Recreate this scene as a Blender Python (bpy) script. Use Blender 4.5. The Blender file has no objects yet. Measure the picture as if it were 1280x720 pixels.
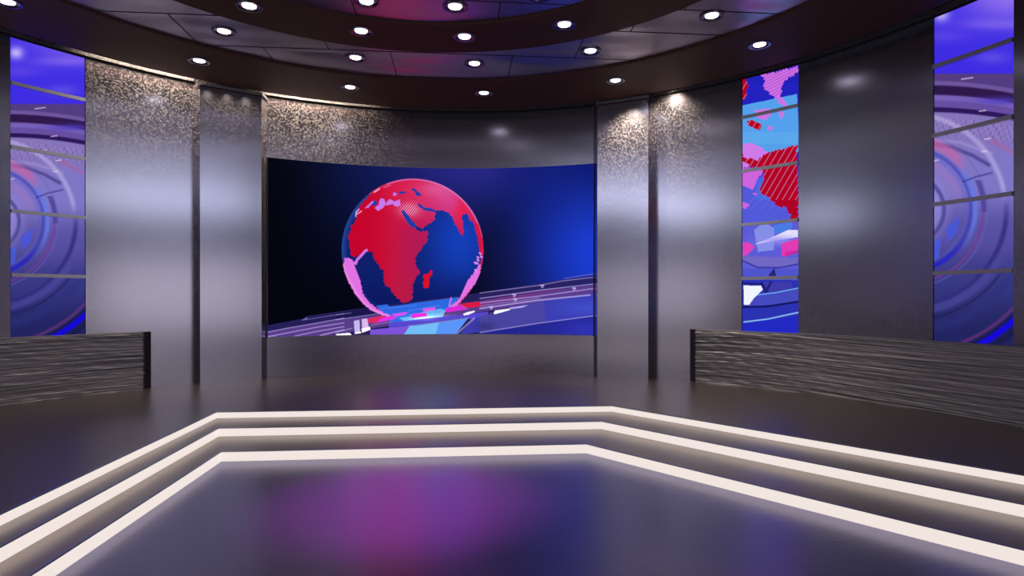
import bpy, bmesh, math, random
import numpy as np
random.seed(4); rng = np.random.default_rng(4)
S = bpy.context.scene; C = S.collection
R_ = math.radians

# ------------------------------------------------------------------ camera
F = 751.227; SH = 12.919; PITCH = -0.00175; YAW = 0.08677
CX, CY, CZ = 0.49777, -4.93134, 1.5
cam = bpy.data.cameras.new('camera'); co = bpy.data.objects.new('camera', cam); C.objects.link(co)
cam.sensor_width = 36; cam.lens = F/1280*36; cam.shift_y = SH/1280; cam.clip_start = 0.05
co.location = (CX, CY, CZ); co.rotation_euler = (math.pi/2+PITCH, 0, -YAW); S.camera = co
S.view_settings.view_transform = 'Standard'; S.view_settings.look = 'None'
S.view_settings.gamma = 1; S.view_settings.exposure = 0; S.view_settings.use_curve_mapping = False

# ------------------------------------------------------------------ room measures
RW = 7.234; SEG = 0.9126; ZB = 0.907; ZC = 5.175; WTOP = 5.26; PIT = -0.295
STEPZ = [0.0, -0.083, -0.185, PIT]

# ------------------------------------------------------------------ helpers
def lin(c):
    c = np.asarray(c, float)/255.0
    return np.where(c <= 0.04045, c/12.92, ((c+0.055)/1.055)**2.4)
def mat(name, col, rough=0.5, metal=0.0, spec=0.5, emit=None, es=1.0):
    m = bpy.data.materials.new(name); m.use_nodes = True
    b = m.node_tree.nodes['Principled BSDF']
    l = lin(col); b.inputs['Base Color'].default_value = (*l, 1)
    b.inputs['Roughness'].default_value = rough; b.inputs['Metallic'].default_value = metal
    b.inputs['Specular IOR Level'].default_value = spec
    if emit is not None:
        b.inputs['Emission Color'].default_value = (*lin(emit), 1); b.inputs['Emission Strength'].default_value = es
    return m
def N(m, t): return m.node_tree.nodes.new(t)
def L(m, a, b): m.node_tree.links.new(a, b)
def bs(m): return m.node_tree.nodes['Principled BSDF']
def math_(m, op, a, b=None):
    n = N(m, 'ShaderNodeMath'); n.operation = op
    for i, q in enumerate((a, b)):
        if q is None: continue
        if isinstance(q, (int, float)): n.inputs[i].default_value = q
        else: L(m, q, n.inputs[i])
    return n.outputs[0]

def obj(name, bm, mats, parent=None, smooth=False):
    me = bpy.data.meshes.new(name)
    bmesh.ops.recalc_face_normals(bm, faces=bm.faces)
    bm.to_mesh(me); bm.free()
    for m in (mats if isinstance(mats, (list, tuple)) else [mats]): me.materials.append(m)
    if smooth:
        for p in me.polygons: p.use_smooth = True
    o = bpy.data.objects.new(name, me); C.objects.link(o)
    if parent: o.parent = parent
    return o
def thing(name, label, cat, loc=(0, 0, 0), group=None):
    o = bpy.data.objects.new(name, None); C.objects.link(o); o.location = loc; o.empty_display_size = 0.1
    o['label'] = label; o['category'] = cat
    if group: o['group'] = group
    return o
def child(o, parent):
    """keep world placement while parenting to a translated Empty"""
    o.parent = parent; o.location = tuple(-c for c in parent.location); return o
def tag(o, label, cat, group=None):
    o['label'] = label; o['category'] = cat
    if group: o['group'] = group
    return o
def struct(o, label=None):
    o['kind'] = 'structure'
    if label: o['label'] = label
    return o
def P(r, deg, z): a = R_(deg); return (r*math.sin(a), r*math.cos(a), z)
def arc_block(bm, r0, r1, a0, a1, z0, z1, n=None, mi=0, rows=None):
    """curved block between radii r0<r1 and azimuths a0<a1 (degrees)."""
    n = n or max(1, int(abs(a1-a0)/0.75)+1)
    vs = []
    for i in range(n+1):
        a = a0+(a1-a0)*i/n
        vs.append([bm.verts.new(P(r, a, z)) for r, z in ((r0, z0), (r0, z1), (r1, z1), (r1, z0))])
    fs = []
    for i in range(n):
        for k in range(4):
            k2 = (k+1) % 4
            fs.append(bm.faces.new((vs[i][k], vs[i][k2], vs[i+1][k2], vs[i+1][k])))
    fs.append(bm.faces.new(vs[0])); fs.append(bm.faces.new(vs[n][::-1]))
    for f in fs: f.material_index = mi
    return bm
def slab(bm, pts, z0, z1):
    from mathutils.geometry import tessellate_polygon
    from mathutils import Vector
    a = [bm.verts.new((x, y, z0)) for x, y in pts]; b = [bm.verts.new((x, y, z1)) for x, y in pts]; n = len(pts)
    for i in range(n): bm.faces.new((a[i], a[(i+1) % n], b[(i+1) % n], b[i]))
    for t in tessellate_polygon([[Vector((x, y, 0)) for x, y in pts]]):
        bm.faces.new([a[k] for k in t]); bm.faces.new([b[k] for k in t])
    return bm
def prism(bm, pts, z0, z1, mi=0):
    a = [bm.verts.new((x, y, z0)) for x, y in pts]; b = [bm.verts.new((x, y, z1)) for x, y in pts]
    n = len(pts); fs = [bm.faces.new(a[::-1]), bm.faces.new(b)]
    for i in range(n): fs.append(bm.faces.new((a[i], a[(i+1) % n], b[(i+1) % n], b[i])))
    for f in fs: f.material_index = mi
    return bm
def box(bm, x0, x1, y0, y1, z0, z1, mi=0): return prism(bm, [(x0, y0), (x1, y0), (x1, y1), (x0, y1)], z0, z1, mi)
def cyl(bm, x, y, z0, z1, r0, r1, n=40, cap0=True, cap1=True, mi=0):
    a = [bm.verts.new((x+r0*math.cos(2*math.pi*i/n), y+r0*math.sin(2*math.pi*i/n), z0)) for i in range(n)]
    b = [bm.verts.new((x+r1*math.cos(2*math.pi*i/n), y+r1*math.sin(2*math.pi*i/n), z1)) for i in range(n)]
    fs = [bm.faces.new((a[i], a[(i+1) % n], b[(i+1) % n], b[i])) for i in range(n)]
    if cap0: fs.append(bm.faces.new(a[::-1]))
    if cap1: fs.append(bm.faces.new(b))
    for f in fs: f.material_index = mi
def annulus(bm, r0, r1, z0, z1, n=160, mi=0):
    ring = []
    for i in range(n):
        a = 360*i/n
        ring.append([bm.verts.new(P(r, a, z)) for r, z in ((r0, z0), (r0, z1), (r1, z1), (r1, z0))])
    for i in range(n):
        A, B = ring[i], ring[(i+1) % n]
        for k in range(4):
            bm.faces.new((A[k], A[(k+1) % 4], B[(k+1) % 4], B[k])).material_index = mi

# ------------------------------------------------------------------ materials
# brushed metal cladding: fine grain, its lamp sparkle also put into the colour as speckle
M_wall = mat('brushed_metal_cladding', (170, 168, 180), 0.20, 1.0)
def grain(m, scale=38, amt=0.10, fac=0.3, dcol=(150, 142, 140)):
    g = N(m, 'ShaderNodeNewGeometry')
    v = N(m, 'ShaderNodeTexVoronoi'); v.inputs['Scale'].default_value = scale
    tc = N(m, 'ShaderNodeTexCoord'); L(m, tc.outputs['Object'], v.inputs['Vector'])
    s = N(m, 'ShaderNodeVectorMath'); s.operation = 'SUBTRACT'; L(m, v.outputs['Color'], s.inputs[0]); s.inputs[1].default_value = (.5, .5, .5)
    k = N(m, 'ShaderNodeVectorMath'); k.operation = 'SCALE'; L(m, s.outputs[0], k.inputs[0]); k.inputs['Scale'].default_value = amt
    a = N(m, 'ShaderNodeVectorMath'); a.operation = 'ADD'; L(m, g.outputs['Normal'], a.inputs[0]); L(m, k.outputs[0], a.inputs[1])
    nn = N(m, 'ShaderNodeVectorMath'); nn.operation = 'NORMALIZE'; L(m, a.outputs[0], nn.inputs[0])
    d = N(m, 'ShaderNodeBsdfDiffuse'); d.inputs['Color'].default_value = (*lin(dcol), 1); L(m, nn.outputs[0], d.inputs['Normal'])
    vv = N(m, 'ShaderNodeSeparateColor'); L(m, v.outputs['Color'], vv.inputs[0])
    rr = N(m, 'ShaderNodeValToRGB'); e = rr.color_ramp.elements; l = lin(dcol)
    e[0].position = .35; e[0].color = (*(l*.25), 1); e[1].position = .75; e[1].color = (*np.minimum(l*2.2, .95), 1)  # light and dark cells paint the sparkle into the diffuse colour
    L(m, vv.outputs[2], rr.inputs[0]); L(m, rr.outputs[0], d.inputs['Color'])
    mx = N(m, 'ShaderNodeMixShader'); mx.inputs[0].default_value = fac
    L(m, bs(m).outputs[0], mx.inputs[1]); L(m, d.outputs[0], mx.inputs[2])
    L(m, mx.outputs[0], m.node_tree.nodes['Material Output'].inputs['Surface'])
grain(M_wall, 56, 2.0, 0.11)
M_trim = mat('satin_metal_trim', (150, 146, 145), 0.3, 0.9); grain(M_trim, 52, 2.0, 0.16)
M_dark = mat('dark_recess', (14, 13, 14), 0.7)
M_soffit = mat('dark_brown_laminate', (74, 48, 40), 0.6, 0.0, 0.1)
M_panel = mat('satin_ceiling_panel', (168, 160, 176), 0.30, 0.95)
def panel_bump(m):
    tc = N(m, 'ShaderNodeTexCoord'); mp = N(m, 'ShaderNodeMapping'); mp.inputs['Scale'].default_value = (0.55, 1.5, 1)
    n = N(m, 'ShaderNodeTexNoise'); n.inputs['Scale'].default_value = 1.1; n.inputs['Detail'].default_value = 1.0
    L(m, tc.outputs['Object'], mp.inputs[0]); L(m, mp.outputs[0], n.inputs['Vector'])
    b = N(m, 'ShaderNodeBump'); b.inputs['Strength'].default_value = 0.6; b.inputs['Distance'].default_value = 0.12
    L(m, n.outputs[0], b.inputs['Height']); L(m, b.outputs[0], bs(m).inputs['Normal'])
panel_bump(M_panel)
M_joint = mat('black_joint', (10, 10, 11), 0.8)
def floor_mat(name, col, rough, metal, spec, sx=0.4, sy=26, bump=.10):
    m = mat(name, col, rough, metal, spec)
    tc = N(m, 'ShaderNodeTexCoord'); mp = N(m, 'ShaderNodeMapping'); mp.inputs['Scale'].default_value = (sx, sy, 1)
    n = N(m, 'ShaderNodeTexNoise'); n.inputs['Scale'].default_value = 1.6; n.inputs['Detail'].default_value = 3
    L(m, tc.outputs['Object'], mp.inputs[0]); L(m, mp.outputs[0], n.inputs['Vector'])
    b = N(m, 'ShaderNodeBump'); b.inputs['Strength'].default_value = bump; b.inputs['Distance'].default_value = 0.01
    L(m, n.outputs[0], b.inputs['Height']); L(m, b.outputs[0], bs(m).inputs['Normal'])
    return m
M_floor = floor_mat('polished_taupe_floor', (152, 140, 133), 0.33, 0.95, 0.5)
M_pit = floor_mat('polished_slate_floor', (128, 124, 160), 0.29, 0.80, 0.4, bump=.14, sy=34)
M_led = mat('warm_white_light_diffuser', (70, 68, 66), 0.6, emit=(246, 233, 227), es=.95)
M_alu = mat('aluminium_edge', (150, 152, 168), 0.35, 0.9)
M_mull = mat('grey_metal_mullion', (190, 188, 190), 0.38, 0.7)
M_bezel = mat('screen_bezel', (150, 150, 160), 0.3, 0.8)
M_lens = mat('lamp_lens', (255, 255, 255), 0.4, emit=(244, 238, 255), es=5)
M_chrome = mat('chrome_trim_ring', (120, 112, 128), 0.15, 1.0)
M_can = mat('lamp_reflector', (120, 115, 130), 0.2, 0.9)
# ribbed stone laminate of the low walls
M_rib = mat('ribbed_grey_laminate', (118, 112, 110), 0.5, 0.2, 0.4)
def rib(m):
    at = N(m, 'ShaderNodeAttribute'); at.attribute_name = 'rib'; at.attribute_type = 'GEOMETRY'
    mp = N(m, 'ShaderNodeMapping'); mp.inputs['Scale'].default_value = (0.32, 62, 1)
    L(m, at.outputs['Vector'], mp.inputs[0])
    n = N(m, 'ShaderNodeTexNoise'); n.inputs['Scale'].default_value = 1.0; n.inputs['Detail'].default_value = 2.5; n.inputs['Distortion'].default_value = 0.25
    L(m, mp.outputs[0], n.inputs['Vector'])
    r = N(m, 'ShaderNodeValToRGB'); e = r.color_ramp.elements
    e[0].position = 0.36; e[0].color = (*lin((80, 79, 79)), 1); e[1].position = 0.68; e[1].color = (*lin((204, 202, 200)), 1)
    L(m, n.outputs[0], r.inputs[0]); L(m, r.outputs[0], bs(m).inputs['Base Color'])
    b = N(m, 'ShaderNodeBump'); b.inputs['Strength'].default_value = 0.8; b.inputs['Distance'].default_value = 0.02
    L(m, n.outputs[0], b.inputs['Height']); L(m, b.outputs[0], bs(m).inputs['Normal'])
rib(M_rib)
M_ribend = mat('dark_end_panel', (44, 38, 46), 0.5, 0.2)

# ------------------------------------------------------------------ walls
def wall(name, a0, a1, label, z0=-0.35, z1=5.9, r0=RW, r1=RW+0.12):
    bm = bmesh.new(); arc_block(bm, r0, r1, a0, a1, z0, z1, n=max(2, int((a1-a0)/0.5)))
    o = obj(name, bm, M_wall, smooth=False)
    for p in o.data.polygons: p.use_smooth = abs(p.normal.z) < .5 and p.area < 5 and len(p.vertices) == 4
    return struct(o, label)
def sharp(o):
    m = o.data
    if hasattr(m, 'set_sharp_from_angle'): m.set_sharp_from_angle(angle=R_(30))
aA, aB, aC, aD = 46.96, 54.35, 69.37, 76.76
W = [wall('wall_back', -33.9, 33.9, 'curved grey metal wall behind the globe screen'),
     wall('wall_left', -aA, -33.9, 'grey metal wall panel between the left tall screen and the left pilaster'),
     wall('wall_left', -aC, -aB, 'grey metal wall panel at the left edge of the photo'),
     wall('wall_left', -179.9, -aD, 'rear left wall out of frame'),
     wall('wall_right', 33.9, aA, 'grey metal wall panel right of the right pilaster'),
     wall('wall_right', aB, aC, 'broad dark grey wall panel between the two right screens'),
     wall('wall_right', aD, 179.9, 'dark wall right of the far right screen')]
for o in W: sharp(o)
# the wall above and behind the tall screens, down to the floor
for nm, a0, a1 in (('wall_left', -aB, -aA), ('wall_left', -aD, -aC), ('wall_right', aA, aB), ('wall_right', aC, aD)):
    bm = bmesh.new(); arc_block(bm, RW+0.10, RW+0.2, a0-.3, a1+.3, -0.35, 5.9)
    arc_block(bm, RW, RW+0.10, a0, a1, -0.35, ZB-0.01)
    o = struct(obj(nm, bm, M_wall), 'wall strip behind the tall screen'); sharp(o)

# cornice rails near the top of the wall, a dark shadow gap under each
def cornice(name, a0, a1, r, z=5.24):
    bm = bmesh.new()
    arc_block(bm, r-0.035, r+0.01, a0, a1, z, z+0.07, mi=0)
    arc_block(bm, r-0.006, r+0.01, a0, a1, z-0.028, z, mi=1)
    o = obj(name, bm, [M_trim, M_dark]); sharp(o); return o
for i, (a0, a1) in enumerate([(-26, 26), (-aA, -34.6), (-aC, -aB-.02), (34.6, aA), (aB+.02, aC), (-aB, -aA), (aA, aB), (aC, aD), (-aD, -aC), (aD, 120), (-120, -aD)]):
    struct(cornice('trim_%d' % (i+1), a0, a1, RW))

# ------------------------------------------------------------------ pilasters
def pilaster(s, label):
    a0, a1 = sorted((s*(26.12 if s < 0 else 26.38), s*34.32)); mid = (a0+a1)/2
    t = thing('pilaster', label, 'pilaster', P(6.95, mid, 0))
    def body(r, gx, z0, z1):
        # rounded front, sides running straight back to the wall
        pts = [P(r, a0+(a1-a0)*i/12, 0)[:2] for i in range(13)]
        if gx: # widen sideways a touch
            pts[0] = (pts[0][0]-gx, pts[0][1]); pts[-1] = (pts[-1][0]+gx, pts[-1][1])
        xe, xs = pts[-1][0], pts[0][0]; rr = RW-0.03
        pts += [(xe+(xs-xe)*i/6, math.sqrt(rr*rr-(xe+(xs-xe)*i/6)**2)) for i in range(7)]
        bm = bmesh.new(); return prism(bm, pts, z0, z1)
    o = obj('shaft', body(6.93, 0, 0, 5.168), M_wall, smooth=True); sharp(o); child(o, t)
    o = obj('cap', body(6.912, .016, 5.122, 5.172), M_trim); child(o, t)
    o = obj('shadow_gap', body(6.923, .006, 5.102, 5.122), M_dark); child(o, t)
pilaster(-1, 'square grey metal pilaster at the left edge of the globe screen')
pilaster(1, 'square grey metal pilaster at the right edge of the globe screen, lit by a spot')

# ------------------------------------------------------------------ low ribbed walls
def low_wall(s, a_end, a_far, label):
    a0, a1 = sorted((s*a_end, s*a_far)); r = 7.085; top = 0.912
    t = thing('low_wall', label, 'low wall', P(7.18, s*(a_end+6), 0))
    bm = bmesh.new(); lay = bm.verts.layers.float_vector.new('rib')
    n = int((a1-a0)/0.5); nz = 46
    rowd = [random.uniform(-.008, .008) for _ in range(nz+1)]
    g = []
    for i in range(n+1):
        a = a0+(a1-a0)*i/n; col = []
        for k in range(nz+1):
            z = -0.34 if k == 0 else top*(k)/nz
            wob = 0.006*math.sin(a*0.9+k*1.7)+0.004*math.sin(a*2.3+k*.8)
            v = bm.verts.new(P(r+(0 if k in (0, nz) else rowd[k]+wob), a, z))
            v[lay] = (R_(a)*r + .0, z + 0.012*math.sin(a*.13*1.5+1)+0.02*math.sin(R_(a)*r*.8), 0)
            col.append(v)
        g.append(col)
    for i in range(n):
        for k in range(nz): bm.faces.new((g[i][k], g[i][k+1], g[i+1][k+1], g[i+1][k]))
    o = obj('ribbed_facing', bm, M_rib, smooth=True); child(o, t)
    bm = bmesh.new(); arc_block(bm, r+0.003, RW-0.002, a0, a1, top-0.002, top+0.016)
    o = obj('cap', bm, M_rib); child(o, t)
    e = s*a_end
    bm = bmesh.new(); prism(bm, [P(q, s*b, 0)[:2] for q, b in ((r-.006, a_end+.1), (r-.006, a_end-.05), (RW-.002, 39.75), (RW-.002, a_end))], 0, top+0.018)
    o = obj('end_panel', bm, M_ribend); o['label'] = 'dark end panel'; child(o, t)
low_wall(-1, 40.85, 150, 'low ribbed grey wall with dark end panel along the left side')
low_wall(1, 40.85, 150, 'low ribbed grey wall running under the right-hand tall screens')

# ------------------------------------------------------------------ floor, sunken stage, lit risers
# outlines of the three risers, outermost first: left leg runs to the viewer, right leg splays outwards
def outline(xl, yb, xr, dx, dy):
    far = (xr+dx*4.0, yb+dy*4.0)
    return [(xl, -8.0), (xl, yb), (xr, yb), far]
O1 = outline(-2.68, 3.235, 2.60, 2.64/3.48, -1.0)
O2 = outline(-2.418, 2.622, 2.307, 2.495/3.31, -1.0)
O3 = outline(-2.107, 1.886, 1.95, 2.303/3.107, -1.0)
OUTS = [O1, O2, O3]
def clipR(pts, r=RW+0.05):
    """extend the legs until they meet the round wall"""
    q = list(pts)
    (x0, y0), (x1, y1) = q[-2], q[-1]
    d = (x1-x0, y1-y0); a = d[0]**2+d[1]**2; b = 2*(x0*d[0]+y0*d[1]); c = x0*x0+y0*y0-r*r
    t = (-b+math.sqrt(b*b-4*a*c))/2/a; q[-1] = (x0+d[0]*t, y0+d[1]*t)
    q[0] = (q[0][0], -math.sqrt(r*r-q[0][0]**2)); return q
OUTI = [clipR(o, 7.06) for o in OUTS]; OUTS = [clipR(o) for o in OUTS]
def arc_pts(p, q, r, cw):
    a0 = math.atan2(p[0], p[1]); a1 = math.atan2(q[0], q[1])
    if cw:
        while a1 < a0: a1 += 2*math.pi
    else:
        while a1 > a0: a1 -= 2*math.pi
    n = 90; return [(r*math.sin(a0+(a1-a0)*i/n), r*math.cos(a0+(a1-a0)*i/n)) for i in range(1, n)]
r = RW+0.05
# upper floor: between outline 1 and the wall
poly = OUTS[0] + arc_pts(OUTS[0][-1], OUTS[0][0], r, False)
bm = bmesh.new(); slab(bm, poly, -0.06, 0.0)

fl = struct(obj('floor', bm, M_floor), 'polished taupe upper floor along the walls')
# two treads
for k, lab in ((0, 'upper polished step of the sunken stage, between the first and second light strips'), (1, 'lower polished step of the sunken stage, between the second and third light strips')):
    bm = bmesh.new()
    poly = OUTI[k+1] + OUTI[k][::-1]
    # push the outer border slightly under the riser above
    slab(bm, poly, STEPZ[k+1]-0.05, STEPZ[k+1])
    tag(obj('stage_step', bm, M_floor), lab, 'step')
poly = OUTS[2] + arc_pts(OUTS[2][-1], OUTS[2][0], r, True)
bm = bmesh.new(); slab(bm, poly, PIT-0.05, PIT)

struct(obj('floor', bm, M_pit), 'polished slate blue sunken stage floor')

def strip_ribbon(pts, off0, off1, z0, z1):
    """wall-like band following an open polyline, thickness along the inward normal"""
    def offs(d):
        out = []
        n = len(pts)
        for i in range(n):
            ns = []
            for j in (i-1, i):
                if 0 <= j < n-1:
                    dx, dy = pts[j+1][0]-pts[j][0], pts[j+1][1]-pts[j][1]; l = math.hypot(dx, dy); ns.append((dy/l, -dx/l))
            nx, ny = sum(a for a, b in ns)/len(ns), sum(b for a, b in ns)/len(ns); q = nx*nx+ny*ny
            out.append((pts[i][0]+nx/q*d, pts[i][1]+ny/q*d))
        return out
    bm = bmesh.new(); a, b = offs(off0), offs(off1); n = len(pts)
    V = [[bm.verts.new((*a[i], z0)), bm.verts.new((*a[i], z1)), bm.verts.new((*b[i], z1)), bm.verts.new((*b[i], z0))] for i in range(n)]
    for i in range(n-1):
        for k in range(4): bm.faces.new((V[i][k], V[i][(k+1) % 4], V[i+1][(k+1) % 4], V[i+1][k]))
    bm.faces.new(V[0]); bm.faces.new(V[-1][::-1]); return bm
labs = ['topmost glowing white light strip around the sunken stage, nearest the back wall',
        'middle glowing white light strip around the sunken stage',
        'lowest glowing white light strip, bordering the slate blue stage floor']
for k in range(3):
    zt, zb = STEPZ[k], STEPZ[k+1]
    t = thing('light_strip', labs[k], 'light strip', (OUTS[k][1][0], OUTS[k][1][1], zb), 'light strips on the stage steps')
    o = obj('diffuser', strip_ribbon(OUTI[k], 0.0, 0.012, zb+0.002, zt-0.006), M_led); child(o, t)
    o = obj('metal_edge', strip_ribbon(OUTI[k], -0.014, 0.016, zt-0.006, zt+0.003), M_alu); child(o, t)
    o['label'] = 'thin grey metal nosing'

# ------------------------------------------------------------------ ceiling
bm = bmesh.new(); cyl(bm, 0, 0, ZC+0.035, ZC+0.12, 5.5, 5.5, 128)
def seg(x0, y0, x1, y1, w=0.013):
    def cl(x, y): return math.hypot(x, y)
    if abs(x0-x1) < 1e-6: box(bm, x0-w/2, x0+w/2, y0, y1, ZC+0.031, ZC+0.036, 1)
    else: box(bm, x0, x1, y0-w/2, y0+w/2, ZC+0.031, ZC+0.036, 1)
rows = [5.28, 4.275, 3.295, 2.61, 1.64, 0.67, -0.3, -1.27, -2.24, -3.21]
for i, y in enumerate(rows):
    h = math.sqrt(max(0, 5.4**2-y*y)); seg(-h, y, h, y)
    if i+1 < len(rows):
        off = -0.55 if i % 2 == 0 else -1.47+0.02
        if i == 2: off = -0.85
        if i == 3: off = -0.34
        if i == 4: off = 1.345
        x = off-1.86*4
        while x < 5.4:
            hx = math.sqrt(max(0, 5.4**2-x*x)); ya, yb = max(rows[i+1], -hx), min(y, hx)
            if yb > ya: seg(x, ya, x, yb)
            x += 1.86
ceil = struct(obj('ceiling', bm, [M_panel, M_joint]), 'grey satin ceiling panels with dark joints')
bm = bmesh.new(); annulus(bm, 5.37, 6.86, ZC, ZC+0.10, 180)
o = obj('outer_soffit', bm, M_soffit, ceil); o['label'] = 'dark brown outer ceiling ring'; sharp(o)
bm = bmesh.new(); annulus(bm, 3.255, 4.165, ZC, ZC+0.06, 160)
o = obj('ring_beam', bm, M_soffit, ceil); o['label'] = 'dark brown inner ceiling ring'; sharp(o)
bm = bmesh.new(); annulus(bm, 6.6, RW+0.2, 5.75, 5.85, 160)
o = obj('cove_lid', bm, M_dark, ceil)
bm = bmesh.new(); annulus(bm, 5.4, 5.5, ZC+.1, 5.8, 160)
o = obj('cove_side', bm, M_dark, ceil)

# ------------------------------------------------------------------ downlights
def make_downlight():
    t = thing('downlight', '', 'downlight', (0, 0, 0), 'recessed ceiling downlights')
    bm = bmesh.new(); n = 40; prof = [(0.112, -0.002), (0.165, -0.004), (0.168, 0.004), (0.158, -0.012), (0.120, -0.012)]
    prof = [(0.083, 0.0), (0.083, -0.001), (0.150, -0.014), (0.160, -0.010), (0.160, 0.0)]
    rg = [[bm.verts.new((r*math.cos(2*math.pi*i/n), r*math.sin(2*math.pi*i/n), z)) for r, z in prof] for i in range(n)]
    for i in range(n):
        A, B = rg[i], rg[(i+1) % n]
        for k in range(len(prof)): bm.faces.new((A[k], A[(k+1) % len(prof)], B[(k+1) % len(prof)], B[k]))
    obj('trim_ring', bm, M_chrome, t, smooth=True)['label'] = 'chrome trim ring'
    bm = bmesh.new()
    prof = [(0.0, -0.006), (0.06, -0.0055), (0.074, -0.004), (0.083, -0.001)]
    rg = [[bm.verts.new((r*math.cos(2*math.pi*i/n), r*math.sin(2*math.pi*i/n), z)) for r, z in prof[1:]] for i in range(n)]
    c = bm.verts.new((0, 0, prof[0][1]))
    for i in range(n):
        A, B = rg[i], rg[(i+1) % n]; bm.faces.new((c, A[0], B[0]))
        for k in range(2): bm.faces.new((A[k], A[k+1], B[k+1], B[k]))
    obj('lens', bm, M_lens, t, smooth=True)['label'] = 'glowing white lens'
    return t
dl = make_downlight(); used = [False]
T0, DT = math.degrees(0.15677), math.degrees(0.39552)
rings = [(5.970, ZC, [-3, -2, -1, 0, 1, 2], ['at the top left corner', 'above the left pilaster', 'above the globe screen, left', 'above the globe screen, right', 'above the brightly lit right pilaster', 'above the narrow map screen'], 'outer brown ceiling ring'),
         (4.686, ZC+.031, [-2, -1, 0, 1, 2], ['leftmost', 'second from left, on purple panel', 'middle of five', 'fourth from the left', 'rightmost'], 'grey band between the brown rings'),
         (3.630, ZC, [-2, -1, 0, 1], ['leftmost', 'second from the left, blue-rimmed', 'third from the left, with red rim', 'rightmost, blue-rimmed'], 'inner brown ceiling ring'),
         (2.818, ZC+.031, [-1, 0, 1], ['leftmost, with pinkish rim', 'in the middle', 'rightmost, cut off by the photo'], 'innermost ceiling panels')]
for r_, z, ks, ls, where in rings:
    for k, l in zip(ks, ls):
        if not used[0]: t = dl; used[0] = True
        else:
            t = dl.copy(); C.objects.link(t)
            for ch in dl.children:
                c = ch.copy(); C.objects.link(c); c.parent = t
        t.location = P(r_, T0+DT*k, z); t['label'] = 'downlight in the %s, %s' % (where, l)
        sp = bpy.data.lights.new('downlight_beam', 'SPOT'); sp.energy = 2.5; sp.spot_size = R_(70); sp.spot_blend = 1; sp.color = (.86, .84, 1.0); sp.shadow_soft_size = 0.1
        so = bpy.data.objects.new('beam', sp); C.objects.link(so); so.parent = t; so.location = (0, 0, -0.03)

# ------------------------------------------------------------------ screens: picture painted on a fine grid
def proj(X, Y, Z):
    dx, dy, dz = X-CX, Y-CY, Z-CZ
    a = dx*math.cos(YAW)-dy*math.sin(YAW); b = dx*math.sin(YAW)+dy*math.cos(YAW)
    yc = b*math.cos(PITCH)+dz*math.sin(PITCH); zc = -b*math.sin(PITCH)+dz*math.cos(PITCH)
    return 640+F*a/yc, 360+SH-F*zc/yc
class Paint:
    def __init__(s, x, y): s.x = x; s.y = y; s.c = np.zeros(x.shape+(3,))
    def mix(s, col, m):
        m = np.clip(m, 0, 1)[..., None]; s.c = s.c*(1-m)+np.asarray(col, float)*m
    def add(s, col, m): s.c = s.c+np.asarray(col, float)*np.clip(m, 0, 2)[..., None]
    def inside(s, pts, j=0.0):
        x, y = s.x, s.y
        if j:
            # stair-stepped coast lines: snap to slanted little bars
            u = (x+y*0.45); w = (y-x*0.45)
            u = np.floor(u/j)*j+j/2; w = np.floor(w/j)*j+j/2
            x = (u-0.45*w)/1.2025; y = (w+0.45*u)/1.2025
        ins = np.zeros(x.shape, bool); n = len(pts)
        for i in range(n):
            (x0, y0), (x1, y1) = pts[i], pts[(i+1) % n]
            if y0 == y1: continue
            ins ^= ((y0 > y) != (y1 > y)) & (x < (x1-x0)*(y-y0)/(y1-y0)+x0)
        return ins.astype(float)
    def line(s, pts, w, soft=0.5):
        d = np.full(s.x.shape, 1e9)
        for (x0, y0), (x1, y1) in zip(pts, pts[1:]):
            dx, dy = x1-x0, y1-y0; t = np.clip(((s.x-x0)*dx+(s.y-y0)*dy)/(dx*dx+dy*dy), 0, 1)
            d = np.minimum(d, np.hypot(s.x-x0-t*dx, s.y-y0-t*dy))
        return np.clip((w/2+soft-d)/(soft*2), 0, 1)
    def blob(s, cx, cy, rx, ry): return np.exp(-(((s.x-cx)/rx)**2+((s.y-cy)/ry)**2))
    def ring(s, cx, cy, r, w, soft=1.0):
        d = np.abs(np.hypot(s.x-cx, s.y-cy)-r); return np.clip((w/2+soft-d)/(soft*2), 0, 1)
def sm(a, b, x): t = np.clip((x-a)/(b-a), 0, 1); return t*t*(3-2*t)
def zq(ox, oy, s, *uv): return [(ox+uv[i]/s, oy+uv[i+1]/s) for i in range(0, len(uv), 2)]
A_ = lambda *uv: zq(420, 215, 7.2, *uv)
B_ = lambda *uv: zq(510, 215, 7.2, *uv)
C_ = lambda *uv: zq(420, 310, 7.2, *uv)
D_ = lambda *uv: zq(510, 310, 7.2, *uv)
E_ = lambda *uv: zq(330, 370, 12.8, *uv)
F_ = lambda *uv: zq(420, 370, 12.8, *uv)
G_ = lambda *uv: zq(510, 370, 12.8, *uv)
H_ = lambda *uv: zq(600, 335, 8.0, *uv)

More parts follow.
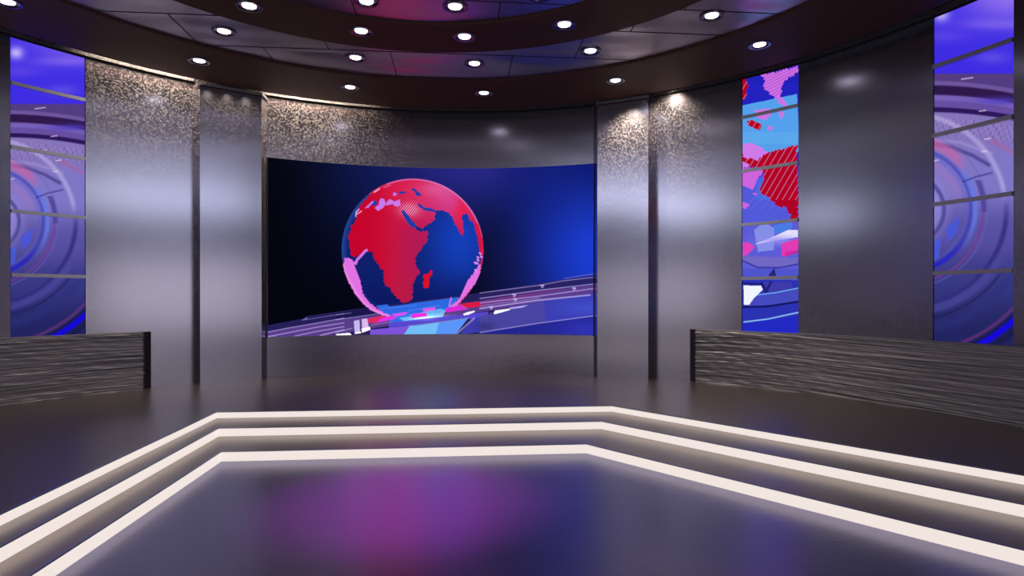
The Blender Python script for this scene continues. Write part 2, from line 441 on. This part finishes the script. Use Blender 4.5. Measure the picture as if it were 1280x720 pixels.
def paint_globe(p):
    x, y = p.x, p.y
    # studio-blue backdrop
    p.c[:] = (3, 4, 14)
    p.mix((8, 18, 62), sm(330, 470, x)*sm(420, 200, y))
    p.mix((42, 40, 138), p.blob(590, 196, 110, 70)*0.95)
    p.mix((16, 26, 110), sm(600, 680, x)*0.8)
    p.mix((14, 14, 52), p.blob(640, 340, 46, 60)*0.9)
    p.mix((26, 60, 208), p.blob(752, 318, 88, 84)*1.0)
    p.mix((12, 22, 110), sm(250, 196, y)*sm(680, 740, x)*0.6)
    gx, gy, gr = 515.8, 312.0, 88.6
    d = np.hypot(x-gx, y-gy); g = np.clip(gr-d+.5, 0, 1)
    p.mix((14, 30, 104), g)
    p.mix((20, 62, 185), g*p.blob(575, 300, 44, 62)*0.95)
    p.mix((8, 18, 88), g*sm(330, 400, y)*0.7)
    p.mix((34, 66, 150), g*sm(gr-9, gr-2, d)*sm(500, 440, x)*0.75)
    land = (A_(275, 235, 230, 290, 205, 330, 190, 400, 140, 490, 112, 560, 118, 640, 130, 712) + C_(130, 40, 145, 72, 190, 80, 245, 45, 300, 25, 330, 40, 345, 110, 385, 150, 395, 185, 425, 200, 430, 290, 450, 335, 485, 350, 500, 400, 530, 420, 545, 445, 575, 470, 600, 500, 625, 490, 655, 480)
            + D_(30, 470, 45, 400, 40, 350, 55, 290, 105, 225, 100, 195, 75, 175, 65, 90, 80, 60, 120, 10) + B_(165, 630, 180, 560, 182, 532, 115, 538, 60, 500, 0, 440) + A_(600, 345, 600, 345)
            + B_(30, 440, 90, 500, 130, 512, 180, 470, 235, 440, 246, 366, 180, 340, 120, 330, 92, 285, 150, 318, 240, 350, 320, 343, 370, 372, 400, 400, 415, 450, 430, 480, 450, 510, 480, 570, 500, 560, 500, 530, 490, 450, 480, 410, 500, 380, 530, 375, 560, 430, 590, 460, 605, 520, 615, 560, 625, 600, 640, 680, 655, 720, 700, 720, 700, 500, 600, 330, 400, 130, 200, 55, 0, 40) + A_(560, 50, 400, 100))
    lm = p.inside(land, 2.3)*g
    st = 0.5+0.5*np.cos((x*0.62+y*0.48)*2*math.pi/1.9)
    col = np.zeros(p.c.shape); col[:] = (194, 4, 42)
    def cm(c, m): nonlocal col; m = np.clip(m, 0, 1)[..., None]; col = col*(1-m)+np.array(c, float)*m
    cm((160, 14, 78), sm(470, 530, x)*sm(250, 300, y)*.9)
    cm((172, 14, 50), sm(330, 370, y)*.5)
    cm((206, 60, 140), p.blob(565, 250, 42, 30)*0.95)
    cm((212, 20, 70), p.blob(506, 236, 30, 16)*.8)
    cm((226, 18, 62), p.blob(578, 268, 9, 22)*.9)
    cm((232, 80, 130), (st > .7)*sm(450, 500, x)*0.38)
    cm((240, 150, 205), (st > .6)*p.blob(512, 262, 14, 9)*1.3)
    cm((236, 140, 210), (st > .4)*p.blob(545, 236, 28, 12)*.6)
    m = lm[..., None]; p.c = p.c*(1-m)+col*m
    blue = (28, 58, 160)
    for q in (A_(588, 350, 610, 345, 660, 400, 690, 440, 720, 470) + B_(30, 430, 60, 465, 80, 510, 40, 500, 0, 470) + A_(680, 500, 640, 450, 610, 400),
              B_(92, 280, 110, 290, 150, 320, 210, 325, 245, 345, 240, 360, 150, 345, 120, 325, 92, 310),
              B_(28, 150, 60, 148, 85, 175, 125, 205, 110, 218, 70, 212, 60, 175, 30, 165),
              A_(315, 290, 345, 250, 382, 285, 345, 306), A_(540, 185, 600, 172, 640, 188, 600, 198), A_(680, 150, 720, 155, 720, 180, 690, 165)):
        p.mix(blue, p.inside(q, 1.2)*g)
    lil = (196, 118, 232)
    for q in (A_(350, 322, 380, 300, 400, 240, 430, 240, 450, 285, 480, 240, 520, 265, 575, 248, 582, 298, 540, 312, 510, 290, 440, 300, 420, 325, 375, 352),
              A_(505, 210, 522, 180, 545, 190, 540, 215), A_(255, 330, 330, 258, 340, 270, 290, 320)): p.mix(lil, p.inside(q, 1.1)*g)
    p.mix((236, 190, 235), p.line(A_(178, 400, 182, 360, 205, 335), 1.4)*g)
    p.mix((236, 190, 235), p.line(A_(185, 380, 230, 352), 1.2)*g)
    p.mix((250, 190, 220), p.line(A_(345, 180, 390, 150), 1.8)*g)
    p.mix((235, 110, 150), p.line(A_(430, 140, 490, 118), 1.0)*g)
    p.mix((216, 14, 40), p.inside(D_(130, 250, 150, 235, 180, 235, 205, 195, 218, 210, 215, 240, 190, 270, 190, 355, 145, 360, 135, 320, 145, 290), 1.2))
    # glass stage under the globe
    ye = lambda x0, y0, x1, y1: y0+(x-x0)*(y1-y0)/(x1-x0)
    def band(pts, col, a=1.0): p.mix(col, p.inside(pts)*a)
    band([(333, 407), (380, 398), (384, 395), (440, 387), (600, 366), (680, 353), (743, 344), (743, 421), (333, 421)], (40, 32, 92), .92)
    band([(333, 415), (430, 399), (520, 388), (640, 370), (743, 356), (743, 368), (640, 384), (560, 396), (480, 408), (400, 421), (333, 421)], (92, 62, 140), .9)
    band([(600, 376), (680, 362), (710, 360), (660, 372), (600, 384)], (118, 50, 128), .6)
    band(F_(0, 280, 500, 190, 640, 170, 640, 300, 400, 320, 0, 370), (24, 18, 70), .75)
    band(F_(640, 158, 815, 132, 860, 170, 1280, 112) + G_(0, 125, 820, 15, 700, 180, 600, 240, 0, 340) + F_(1280, 400, 900, 420, 760, 320), (44, 104, 226), .98)
    band(F_(1000, 350, 1280, 320) + G_(0, 310, 520, 200, 600, 230, 560, 330, 300, 400, 0, 400) + F_(1280, 400, 1100, 410), (96, 178, 236), .95)
    p.add((120, 120, 70), p.blob(534, 399, 13, 2.6)*1.5)
    p.add((90, 90, 50), p.blob(543, 397, 30, 4)*.7)
    band(F_(840, 430, 1280, 380) + G_(0, 390, 560, 330, 930, 290, 1280, 250, 1280, 420, 900, 350, 0, 480) + F_(1280, 480, 850, 560), (88, 74, 214), .9)
    band(F_(550, 540, 1180, 480, 1080, 640, 540, 640), (126, 84, 220), .95)
    band(F_(1180, 480, 1280, 470) + G_(0, 490, 500, 420, 960, 355, 740, 640, 0, 640) + F_(1280, 640, 1070, 640), (112, 186, 244), 1)
    p.mix((84, 136, 246), p.inside(G_(500, 420, 960, 355, 740, 640, 430, 640))*.8)
    band(G_(1060, 350, 1280, 310) + H_(420, 370, 640, 330, 1140, 250, 1140, 475, 0, 640) + G_(820, 620), (58, 60, 172), .97)
    p.mix((80, 72, 150), p.inside(H_(0, 470, 420, 370, 640, 330, 660, 540, 0, 640))*.6)
    p.mix((38, 36, 84), p.blob(606, 408, 12, 6)*.45)
    p.mix((66, 84, 214), p.blob(735, 385, 40, 12)*.6)
    band(H_(0, 645, 1140, 480, 1140, 690, 0, 690), (34, 36, 140), 1); p.mix((50, 56, 190), p.blob(740, 412, 45, 14)*.7)
    ln = (196, 178, 240)
    for q, w, a in ((E_(30, 585, 400, 510, 700, 460, 1280, 355), 1, .8), (E_(60, 650, 400, 585, 900, 490, 1280, 430), 1, .8), (E_(500, 640, 800, 575, 1280, 490), 1.2, .7), (E_(900, 630, 1280, 540), 1.4, .7),
                    (E_(690, 375, 1000, 325, 1280, 285), .8, .5), (F_(0, 380, 440, 320, 700, 280), 1, .7), (F_(0, 300, 240, 270), .8, .6), (F_(0, 580, 250, 520), 1.2, .6), (F_(560, 470, 900, 410), 1, .5),
                    (H_(0, 250, 600, 172, 820, 130, 1140, 92), .9, .75), (H_(0, 305, 600, 222, 1140, 160), 1.1, .8), (H_(0, 350, 560, 285, 1140, 205), 1.3, .7), (H_(0, 405, 560, 325, 800, 300, 1100, 270), 1.8, .75), (H_(0, 380, 300, 340, 600, 300), 1, .5),
                    (H_(0, 645, 600, 550, 1140, 478), 1.0, .8), (G_(740, 640, 1060, 355), 2.2, .6), (H_(840, 105, 1140, 58), .8, .5), (G_(0, 480, 500, 415, 960, 350), .9, .6), (G_(430, 330, 600, 235, 740, 170), 1.2, .6), (G_(820, 130, 950, 200), .8, .5),
                    (G_(0, 240, 500, 150), .8, .4), (F_(640, 210, 1280, 150), .8, .3)):
        p.mix(ln, p.line(q, w, .5)*a)
    wh = (250, 248, 255)
    band(E_(590, 395, 690, 335, 690, 380), (120, 112, 180), .8)
    band(F_(0, 610, 210, 588, 245, 610, 245, 632, 40, 638, 0, 625), wh); band(F_(285, 400, 375, 380, 385, 590, 300, 605), (206, 196, 244), .9)
    band(F_(410, 370, 500, 360, 525, 500, 420, 530), (232, 196, 240), .9); band(F_(410, 520, 545, 490, 550, 540, 415, 590), wh); band(F_(310, 580, 395, 565, 395, 598, 305, 604), wh)
    band(F_(500, 360, 740, 310, 880, 330, 640, 440, 520, 430), (222, 40, 96), .95)
    band(F_(650, 430, 700, 370, 760, 340, 950, 320, 960, 360, 800, 400), (222, 50, 224), 1); band(F_(890, 290, 1120, 255, 1150, 270, 1090, 305, 950, 330), (212, 80, 236), 1)
    band(F_(1205, 295, 1280, 280) + G_(40, 285, 300, 265, 305, 325, 60, 355, 0, 350) + F_(1200, 350), (230, 50, 222), 1)
    band(G_(230, 205, 430, 180, 440, 230, 250, 250), (220, 90, 230), 1)
    band(G_(590, 205, 800, 150, 840, 150, 950, 215, 620, 262), (214, 40, 206), 1)
    band(G_(810, 125, 1155, 90, 1165, 165, 950, 195, 860, 150), (222, 22, 66), .95)
    band(G_(885, 285, 960, 255, 1070, 235, 1070, 255, 960, 300, 890, 310), wh, 1)
    band(H_(150, 425, 300, 405, 300, 420, 150, 462, 135, 455), wh, 1); band(H_(300, 395, 480, 370, 430, 395, 300, 412), (190, 176, 244), .9)
    p.mix((204, 120, 226), p.line(G_(660, 170, 690, 30), 2.2, .6)*.9)
    for u, v_ in ((340, 265), (350, 310), (620, 175), (940, 200), (110, 390)): p.mix((222, 200, 246), p.line(H_(u-15, v_, u+15, v_, u, v_+20), 1.6, .6)*.8)
    p.mix((196, 180, 244), p.line([(333, 420.6), (345, 420.2)], 1)*.5)
    # bright rim and the far side of the globe seen through it
    rim = p.ring(gx, gy, gr-0.8, 1.4, .8)
    ang = np.degrees(np.arctan2(y-gy, x-gx))
    p.mix((226, 130, 196), rim*(y < 392)*((ang < -10) & (ang > -112))*0.9)
    p.mix((206, 60, 110), rim*(y < 392)*((ang <= -112) & (ang > -128))*0.9)
    p.mix((44, 78, 150), rim*(y < 392)*((ang <= -128) | (ang > 170))*0.6)
    p.mix((215, 10, 50), p.ring(gx, gy, gr-1.2, 3, .6)*((ang < 162) & (ang > 118)))
    p.mix((215, 20, 60), p.ring(gx, gy, gr-3, 5, .6)*((ang < 4) & (ang > -22))*0.85)
    p.mix((226, 30, 80), p.ring(gx, gy, gr-1.2, 2.2, .6)*((ang < 50) & (ang > 0)))
    pk = (222, 112, 224)
    p.mix(pk, p.inside(C_(80, 90, 135, 92, 165, 140, 180, 190, 210, 265, 230, 350, 240, 410, 290, 480, 360, 540, 430, 585, 490, 605, 480, 618, 400, 602, 320, 566, 250, 508, 180, 428, 120, 320, 80, 225, 66, 150), 1.6))
    p.mix((240, 150, 226), p.line(C_(68, 150, 85, 220, 130, 310, 190, 415, 260, 500, 340, 560, 470, 614), 1.6)*.8)
    p.mix((206, 112, 226), p.line(C_(178, 140, 190, 105, 230, 65, 262, 28, 275, 20), 3.4, .3)); p.mix((206, 112, 226), p.line(C_(150, 128, 185, 130), 2.2, .3))
    p.mix(pk, p.inside(D_(655, 150, 645, 240, 590, 340, 530, 415, 480, 472, 440, 522, 400, 532, 380, 522, 450, 470, 490, 400, 520, 320, 575, 245, 605, 200, 640, 150), 1.6))
    for u, v_ in ((645, 45), (655, 75), (625, 80), (625, 105), (600, 130), (618, 132), (605, 195)): p.mix((220, 140, 230), p.line(D_(u, v_, u+10, v_+10), 2.2, .4))

Ka = lambda *uv: zq(910, 70, 4.0, *uv)
Kb = lambda *uv: zq(910, 240, 4.0, *uv)
def paint_map(p):
    x, y = p.x, p.y
    p.c[:] = (34, 34, 190)
    p.mix((24, 28, 168), sm(110, 80, y)); p.mix((88, 96, 220), sm(190, 240, y)*.9)
    def band(pts, col, a=1.0, j=0): p.mix(col, p.inside(pts, j)*a)
    band(Ka(60, 250, 345, 190, 360, 480, 60, 480), (84, 160, 236)); band(Ka(60, 380, 345, 380, 345, 440, 60, 440), (100, 176, 240), .5)
    stripe = 0.5+0.5*np.cos((x*0.45+y*0.89)*2*math.pi/3.4)
    pk = (214, 112, 226)
    for q in (Ka(150, 95, 240, 80, 350, 50, 350, 80, 290, 120, 270, 160, 262, 200, 240, 215, 215, 190, 175, 165, 190, 120), Ka(130, 270, 200, 265, 215, 300, 180, 320, 140, 300),
              Ka(250, 200, 290, 225, 300, 250, 250, 240), Ka(250, 270, 280, 275, 262, 320), Ka(190, 355, 225, 350, 215, 375)):
        p.mix(pk, p.inside(q, 3)*(.75+.25*(stripe > .35)))
    band(Ka(75, 440, 110, 435, 150, 450, 200, 480, 190, 540, 70, 560), (206, 122, 232), 1, 2); band(Ka(60, 560, 180, 560, 150, 620, 120, 670, 60, 640), (206, 100, 222), 1, 2); band(Ka(120, 685, 150, 685, 140, 700), (206, 100, 222))
    band(Kb(70, 50, 110, 60, 90, 85, 70, 80), (206, 100, 222), 1, 2)
    band(Ka(140, 620, 260, 560, 260, 720, 140, 720), (74, 110, 226), .8)
    for k in range(7): p.mix((120, 130, 236), p.line([(928+k*11, 262), (952+k*11, 238)], 1.0)*.35)
    stripe2 = 0.5+0.5*np.cos((x*0.86+y*0.5)*2*math.pi/7.0)
    red = p.inside(Ka(60, 95, 90, 110, 100, 160, 85, 210, 60, 240), 3)+p.inside(Ka(100, 325, 130, 320, 175, 340, 155, 372, 120, 350, 95, 345), 3)+p.inside(Ka(60, 490, 100, 510, 150, 525, 180, 490, 250, 470, 345, 445, 350, 720, 260, 720, 200, 700, 160, 680, 180, 600, 165, 560, 120, 556, 60, 520), 3)\
        + p.inside(Kb(180, 0, 352, 0, 352, 200, 318, 190, 315, 120, 290, 80, 240, 65, 205, 30), 3)
    p.mix((180, 0, 34), red)
    p.mix((150, 10, 60), np.clip(red, 0, 1)*(stripe2 > .80)*.7)
    p.mix((216, 120, 160), np.clip(red, 0, 1)*(stripe2 > .92)*.7*(y < 250))
    # lower half: glass rings and blocks
    band(Kb(70, 170, 352, 150, 352, 440, 70, 440), (92, 92, 216), 1); band(Kb(130, 190, 180, 150, 230, 180, 230, 290, 150, 300), (140, 156, 232), .8)
    p.mix((70, 130, 232), p.inside(Kb(230, 165, 320, 150, 320, 190, 230, 210))*.8)
    band(Kb(300, 190, 350, 190, 350, 225, 130, 262, 200, 235), (244, 240, 255), .9); p.mix((150, 140, 240), p.blob(972, 301, 24, 6)*.8)
    p.mix((112, 104, 196), p.inside(Kb(70, 320, 352, 330, 352, 360, 260, 375, 140, 375, 70, 350)))
    p.mix((60, 58, 160), p.line(Kb(75, 345, 150, 378, 260, 378, 352, 360), 2))
    band(Kb(75, 250, 110, 255, 135, 275, 100, 310, 75, 322), (226, 66, 184)); band(Kb(268, 258, 352, 232, 352, 285, 285, 325, 268, 320), (226, 58, 180)); band(Kb(285, 325, 352, 305, 352, 290, 285, 300), (200, 40, 150), .8)
    band(Kb(70, 380, 352, 385, 352, 440, 70, 440), (78, 84, 204), .9); band(Kb(200, 420, 232, 378, 240, 420), (40, 36, 120))
    band(Kb(70, 440, 352, 440, 352, 705, 70, 705), (42, 50, 178), 1)
    band(Kb(175, 450, 320, 450, 320, 490, 190, 505), (62, 58, 170)); p.mix((26, 24, 100), p.line(Kb(170, 455, 190, 500, 215, 450), 3)*.8)
    band(Kb(100, 520, 352, 482, 352, 550, 100, 575), (68, 74, 190)); p.mix((120, 190, 246), p.line(Kb(140, 515, 240, 503, 352, 480), 1.2)); p.mix((20, 20, 90), p.line(Kb(75, 575, 200, 572, 352, 548), 2.4))
    p.mix((150, 200, 250), p.line(Kb(80, 650, 200, 635, 352, 602), 1.6)); p.mix((30, 36, 200), p.inside(Kb(70, 660, 352, 620, 352, 705, 70, 705))*.7)
    band(Kb(78, 468, 165, 468, 174, 488, 130, 530, 105, 565, 80, 565), (240, 246, 255))
    p.mix((20, 22, 96), p.line(Kb(74, 455, 170, 462), 1.6))

def paint_rings_left(p):
    p.x, p.y = 1167+1.1*(p.x-12), 92+1.157*(p.y-130); paint_rings(p)
def paint_rings(p):
    x, y = p.x, p.y; cx, cy = 1138, 262
    p.c[:] = (62, 44, 226)
    p.mix((146, 116, 238), p.blob(1262, -6, 60, 34)*.95); p.mix((128, 100, 234), p.blob(1250, 30, 50, 7)*.8); p.mix((110, 84, 230), p.blob(1180, 45, 30, 8)*.5)
    p.mix((205, 190, 250), p.blob(1176, 18, 10, 9)*.9); p.mix((110, 92, 230), p.blob(1240, 72, 22, 8)*.6)
    yy = y-((x-1160)/100)**2*9
    low = sm(91, 93, y)
    p.mix((84, 60, 128), low)
    p.mix((112, 88, 160), sm(100, 102, yy)*sm(107, 105, yy)*.9); p.mix((46, 24, 74), sm(106, 108, yy)*sm(119, 117, yy))
    p.mix((118, 96, 182), sm(118, 120, yy)); p.mix((82, 62, 190), p.blob(1250, 126, 30, 5)*.8); p.mix((96, 70, 150), sm(124, 127, yy)*.7)
    p.mix((44, 24, 88), sm(133, 135, yy)*sm(141, 139, yy))
    p.mix((132, 116, 184), sm(139, 142, yy))
    p.mix((126, 118, 196), sm(165, 200, y)); p.mix((88, 80, 160), sm(230, 290, y)); p.mix((58, 58, 134), sm(290, 350, y)); p.mix((34, 36, 96), sm(340, 420, y))
    bl = sm(.1, .8, np.sin(x*1.1+1.3*np.sin(x*.23)+y*.05)*np.sin(x*.31+y*.42)); p.mix((84, 62, 132), bl*sm(143, 150, yy)*sm(176, 166, yy)*.35)
    p.mix((160, 140, 204), (1-bl)*sm(143, 150, yy)*sm(176, 160, yy)*.25)
    p.mix((70, 56, 128), p.line([(1165, 180), (1190, 184), (1215, 194), (1236, 206)], 4, 2)*.85)
    p.mix((178, 160, 216), p.line([(1165, 174), (1200, 178), (1240, 192)], 3, 2)*.5)
    p.mix((180, 90, 150), p.line([(1240, 176), (1266, 190)], 4, 2.5)*.6)
    d = np.hypot(x-cx, y-cy); up = sm(262, 230, y)
    R = lambda r, w, s, col, a: p.mix(col, p.ring(cx, cy, r, w, s)*a)
    p.mix((152, 142, 222), sm(60, 30, d)*.7); R(42, 5, 1.5, (72, 66, 140), .8)
    R(62, 12, 6, (176, 116, 190), up*.35); R(87, 12, 3, (196, 100, 164), up*sm(1212, 1192, x)*.7)
    R(76, 5, 2, (52, 56, 180), .6); R(76, 6, 1.5, (30, 30, 200), sm(290, 325, y)*.7); R(81, 6, 2, (98, 122, 226), sm(320, 270, y)*sm(205, 225, y)*.85); R(70, 3, 1.5, (84, 92, 200), .4)
    p.mix((70, 86, 220), p.inside([(1182, 285), (1200, 270), (1196, 292), (1184, 303)])*.8); p.mix((70, 90, 224), p.inside([(1168, 302), (1177, 296), (1174, 322), (1166, 328)])*.8)
    R(92, 7, 1.5, (74, 62, 150), .8*((y > 225) & (y < 265))); R(91, 2.5, 1, (120, 60, 140), .8*sm(255, 275, y)); R(96, 2, 1, (110, 96, 180), .5)
    p.mix((60, 56, 140), p.line([(1204, 227), (1220, 221), (1240, 216)], 2, 1)*.8)
    R(119, 6, 2, (190, 176, 230), up*.6); R(120, 6, 2, (48, 44, 120), sm(235, 290, y)*.85); R(127, 10, 2, (78, 76, 160), sm(300, 340, y)*.6); R(138, 2.5, 1, (34, 32, 92), sm(330, 350, y)*.8)
    R(150, 12, 5, (46, 48, 124), sm(330, 360, y)*.6)
    R(178, 3, 1.8, (110, 50, 116), sm(360, 385, y)*.9); R(184, 3, 1.2, (20, 22, 66), sm(370, 390, y)*.8); R(189.5, 8, 1, (22, 8, 216), sm(372, 385, y)); R(199, 9, 2, (24, 26, 72), sm(380, 400, y)*.8)
    for q in ([(1202, 99), (1216, 97)], [(1224, 139), (1232, 138)], [(1208, 160), (1218, 159)], [(1231, 174), (1238, 173)], [(1227, 190), (1233, 189)], [(1168, 201), (1173, 200)]): p.mix((230, 210, 240), p.line(q, 1.4, .6)*.8)

def screen_mat(name, gain):
    m = bpy.data.materials.new(name); m.use_nodes = True
    b = bs(m); b.inputs['Base Color'].default_value = (.001, .001, .001, 1); b.inputs['Roughness'].default_value = .6; b.inputs['Specular IOR Level'].default_value = .0
    a = N(m, 'ShaderNodeAttribute'); a.attribute_name = 'picture'; L(m, a.outputs['Color'], b.inputs['Emission Color']); b.inputs['Emission Strength'].default_value = gain
    return m
M_screen = screen_mat('lit_display', 1.04); M_screen2 = screen_mat('lit_display_tall', 1.0)
def display(r, a0, a1, z0, z1, nx, nz, fn, parent, m, amap=None):
    A, Z = np.meshgrid(np.linspace(R_(a0), R_(a1), nx+1), np.linspace(z0, z1, nz+1))
    X, Y = r*np.sin(A), r*np.cos(A)
    A2 = A if amap is None else A+R_(amap)
    px, py = proj(r*np.sin(A2), r*np.cos(A2), Z)
    p = Paint(px, py); fn(p); col = lin(np.clip(p.c, 0, 255))
    nV = X.size; me = bpy.data.meshes.new('display')
    v = np.stack([X-parent.location[0], Y-parent.location[1], Z-parent.location[2]], -1).reshape(-1, 3)
    i, j = np.meshgrid(np.arange(nx), np.arange(nz)); q = (j*(nx+1)+i).ravel()
    f = np.stack([q, q+nx+1, q+nx+2, q+1], -1)[:, ::-1]
    me.vertices.add(nV); me.vertices.foreach_set('co', v.ravel().astype('f4'))
    me.loops.add(f.size); me.loops.foreach_set('vertex_index', f.ravel().astype('i4'))
    me.polygons.add(len(f)); me.polygons.foreach_set('loop_start', (np.arange(len(f))*4).astype('i4'))
    me.update(calc_edges=True); me.validate()
    at = me.color_attributes.new('picture', 'FLOAT_COLOR', 'POINT')
    at.data.foreach_set('color', np.concatenate([col.reshape(-1, 3), np.ones((nV, 1))], 1).ravel().astype('f4'))
    me.polygons.foreach_set('use_smooth', np.ones(len(f), bool))
    me.materials.append(m); o = bpy.data.objects.new('display', me); C.objects.link(o); o.parent = parent; return o

t = thing('video_wall', 'large curved video screen showing a red and blue globe', 'screen', P(7.17, 0, 0.755))
display(7.168, -24.98, 25.30, 0.765, 4.08, 900, 500, paint_globe, t, M_screen)
bm = bmesh.new(); arc_block(bm, 7.171, RW-.002, -25.0, 25.32, 0.755, 4.09, n=60); o = obj('cabinet', bm, M_bezel); sharp(o); child(o, t)

def tall(a0, a1, fn, label, top=5.21, amap=None, grp=None, nx=170):
    t = thing('tall_screen', label, 'screen', P(RW, (a0+a1)/2, ZB), grp)
    r = RW+0.012
    display(r, a0+.06, a1-.06, ZB+.005, top, nx, 640, fn, t, M_screen2, amap)
    bm = bmesh.new(); arc_block(bm, r+.004, RW+.095, a0+.02, a1-.02, ZB, top+.01, n=14); o = obj('housing', bm, M_dark); child(o, t)
    for k in range(1, 5):
        z = ZB+SEG*k; bm = bmesh.new(); arc_block(bm, RW-0.028, r+.002, a0+.05, a1-.05, z-0.026, z+0.026, n=14)
        o = obj('mullion', bm, M_mull); sharp(o); child(o, t)
tall(-aB, -aA, paint_rings_left, 'tall left screen showing violet and blue rings behind crossbars', grp='tall screens with ring graphics')
tall(aC, aD, paint_rings, 'tall screen at the far right showing violet and blue rings', grp='tall screens with ring graphics')
tall(aA, aB, paint_map, 'narrow tall screen showing a red and pink map on blue')

# ------------------------------------------------------------------ lights
def area(name, loc, target, sx, sy, e, col):
    l = bpy.data.lights.new(name, 'AREA'); l.shape = 'RECTANGLE'; l.size = sx; l.size_y = sy; l.energy = e; l.color = col
    o = bpy.data.objects.new(name, l); C.objects.link(o); o.location = loc
    from mathutils import Vector
    o.rotation_euler = (Vector(target)-Vector(loc)).to_track_quat('-Z', 'Y').to_euler(); return o
def spot(name, loc, target, e, size, blend, col, soft=.03):
    l = bpy.data.lights.new(name, 'SPOT'); l.energy = e; l.spot_size = R_(size); l.spot_blend = blend; l.color = col; l.shadow_soft_size = soft
    o = bpy.data.objects.new(name, l); C.objects.link(o); o.location = loc
    from mathutils import Vector
    o.rotation_euler = (Vector(target)-Vector(loc)).to_track_quat('-Z', 'Y').to_euler(); return o
# unseen area lamps added out of view for the bright band in the walls
cool = (.74, .80, 1.0); soft_ = (.96, .90, 1.0)
area('unseen_softbox', (3.9, -1.0, 4.95), (-4.5, 5.5, 2.5), 3.2, 1.4, 42, cool)
area('unseen_softbox', (-2.9, -0.8, 4.95), (3.5, 6, 2.5), 2.2, 0.9, 20, cool)
area('unseen_softbox', (-5.4, -0.6, 4.8), (5.0, 5, 2.5), 1.8, 1.0, 19, cool)
area('unseen_softbox', (-6.3, 2.2, 4.3), (6.3, 3.2, 2.5), 1.6, .9, 12, cool)  # added beside the left wall to give the right wall its band
area('unseen_softbox', (5.6, -3.0, 1.6), (-5, 5, 1.6), 4.4, 2.6, 44, soft_)  # low panels from here on, added as fill for the lower walls
area('unseen_softbox', (-6.0, -2.6, 1.6), (6, 3, 1.6), 4.0, 2.4, 24, soft_)
area('unseen_softbox', (-0.5, -6.4, 1.6), (0, 6, 1.6), 5.0, 2.4, 26, (1.0, .86, 1.0))
# warm cove spots that graze the wall and pilasters from the gap above
warm = (1.0, .84, .68)
spot('cove_spot', P(6.56, 31.6, 5.13), P(6.86, 31.2, 3.0), 420, 110, 1, warm, .06)
spot('cove_spot', P(6.90, 36.9, 5.30), P(7.25, 36.9, 3.0), 260, 120, 1, warm, .1)
for a, e in ((-45, 90), (-42, 130), (-39, 170), (-36, 200), (-23.5, 200), (-20.5, 220), (-17.5, 200), (-14.5, 120), (-11, 50)):
    spot('cove_spot', P(6.95, a, 5.62), P(7.25, a, 3.6), e*.75, 120, 1, warm, .12)
for a in (-33, -30.5, -28):
    spot('cove_spot', P(6.72, a, 5.10), P(6.86, a, 4.2), 11, 120, 1, warm, .05)
# unseen violet spot added to deepen the screen's magenta reflection on the sunken floor
spot('added_violet_spot', (0.0, 0.6, 5.0), (0.0, 0.5, PIT), 3000, 33, 1, (.80, .10, .76), .1)
w = bpy.data.worlds.new('world'); S.world = w; w.use_nodes = True
w.node_tree.nodes['Background'].inputs[0].default_value = (.20, .24, .38, 1); w.node_tree.nodes['Background'].inputs[1].default_value = .05
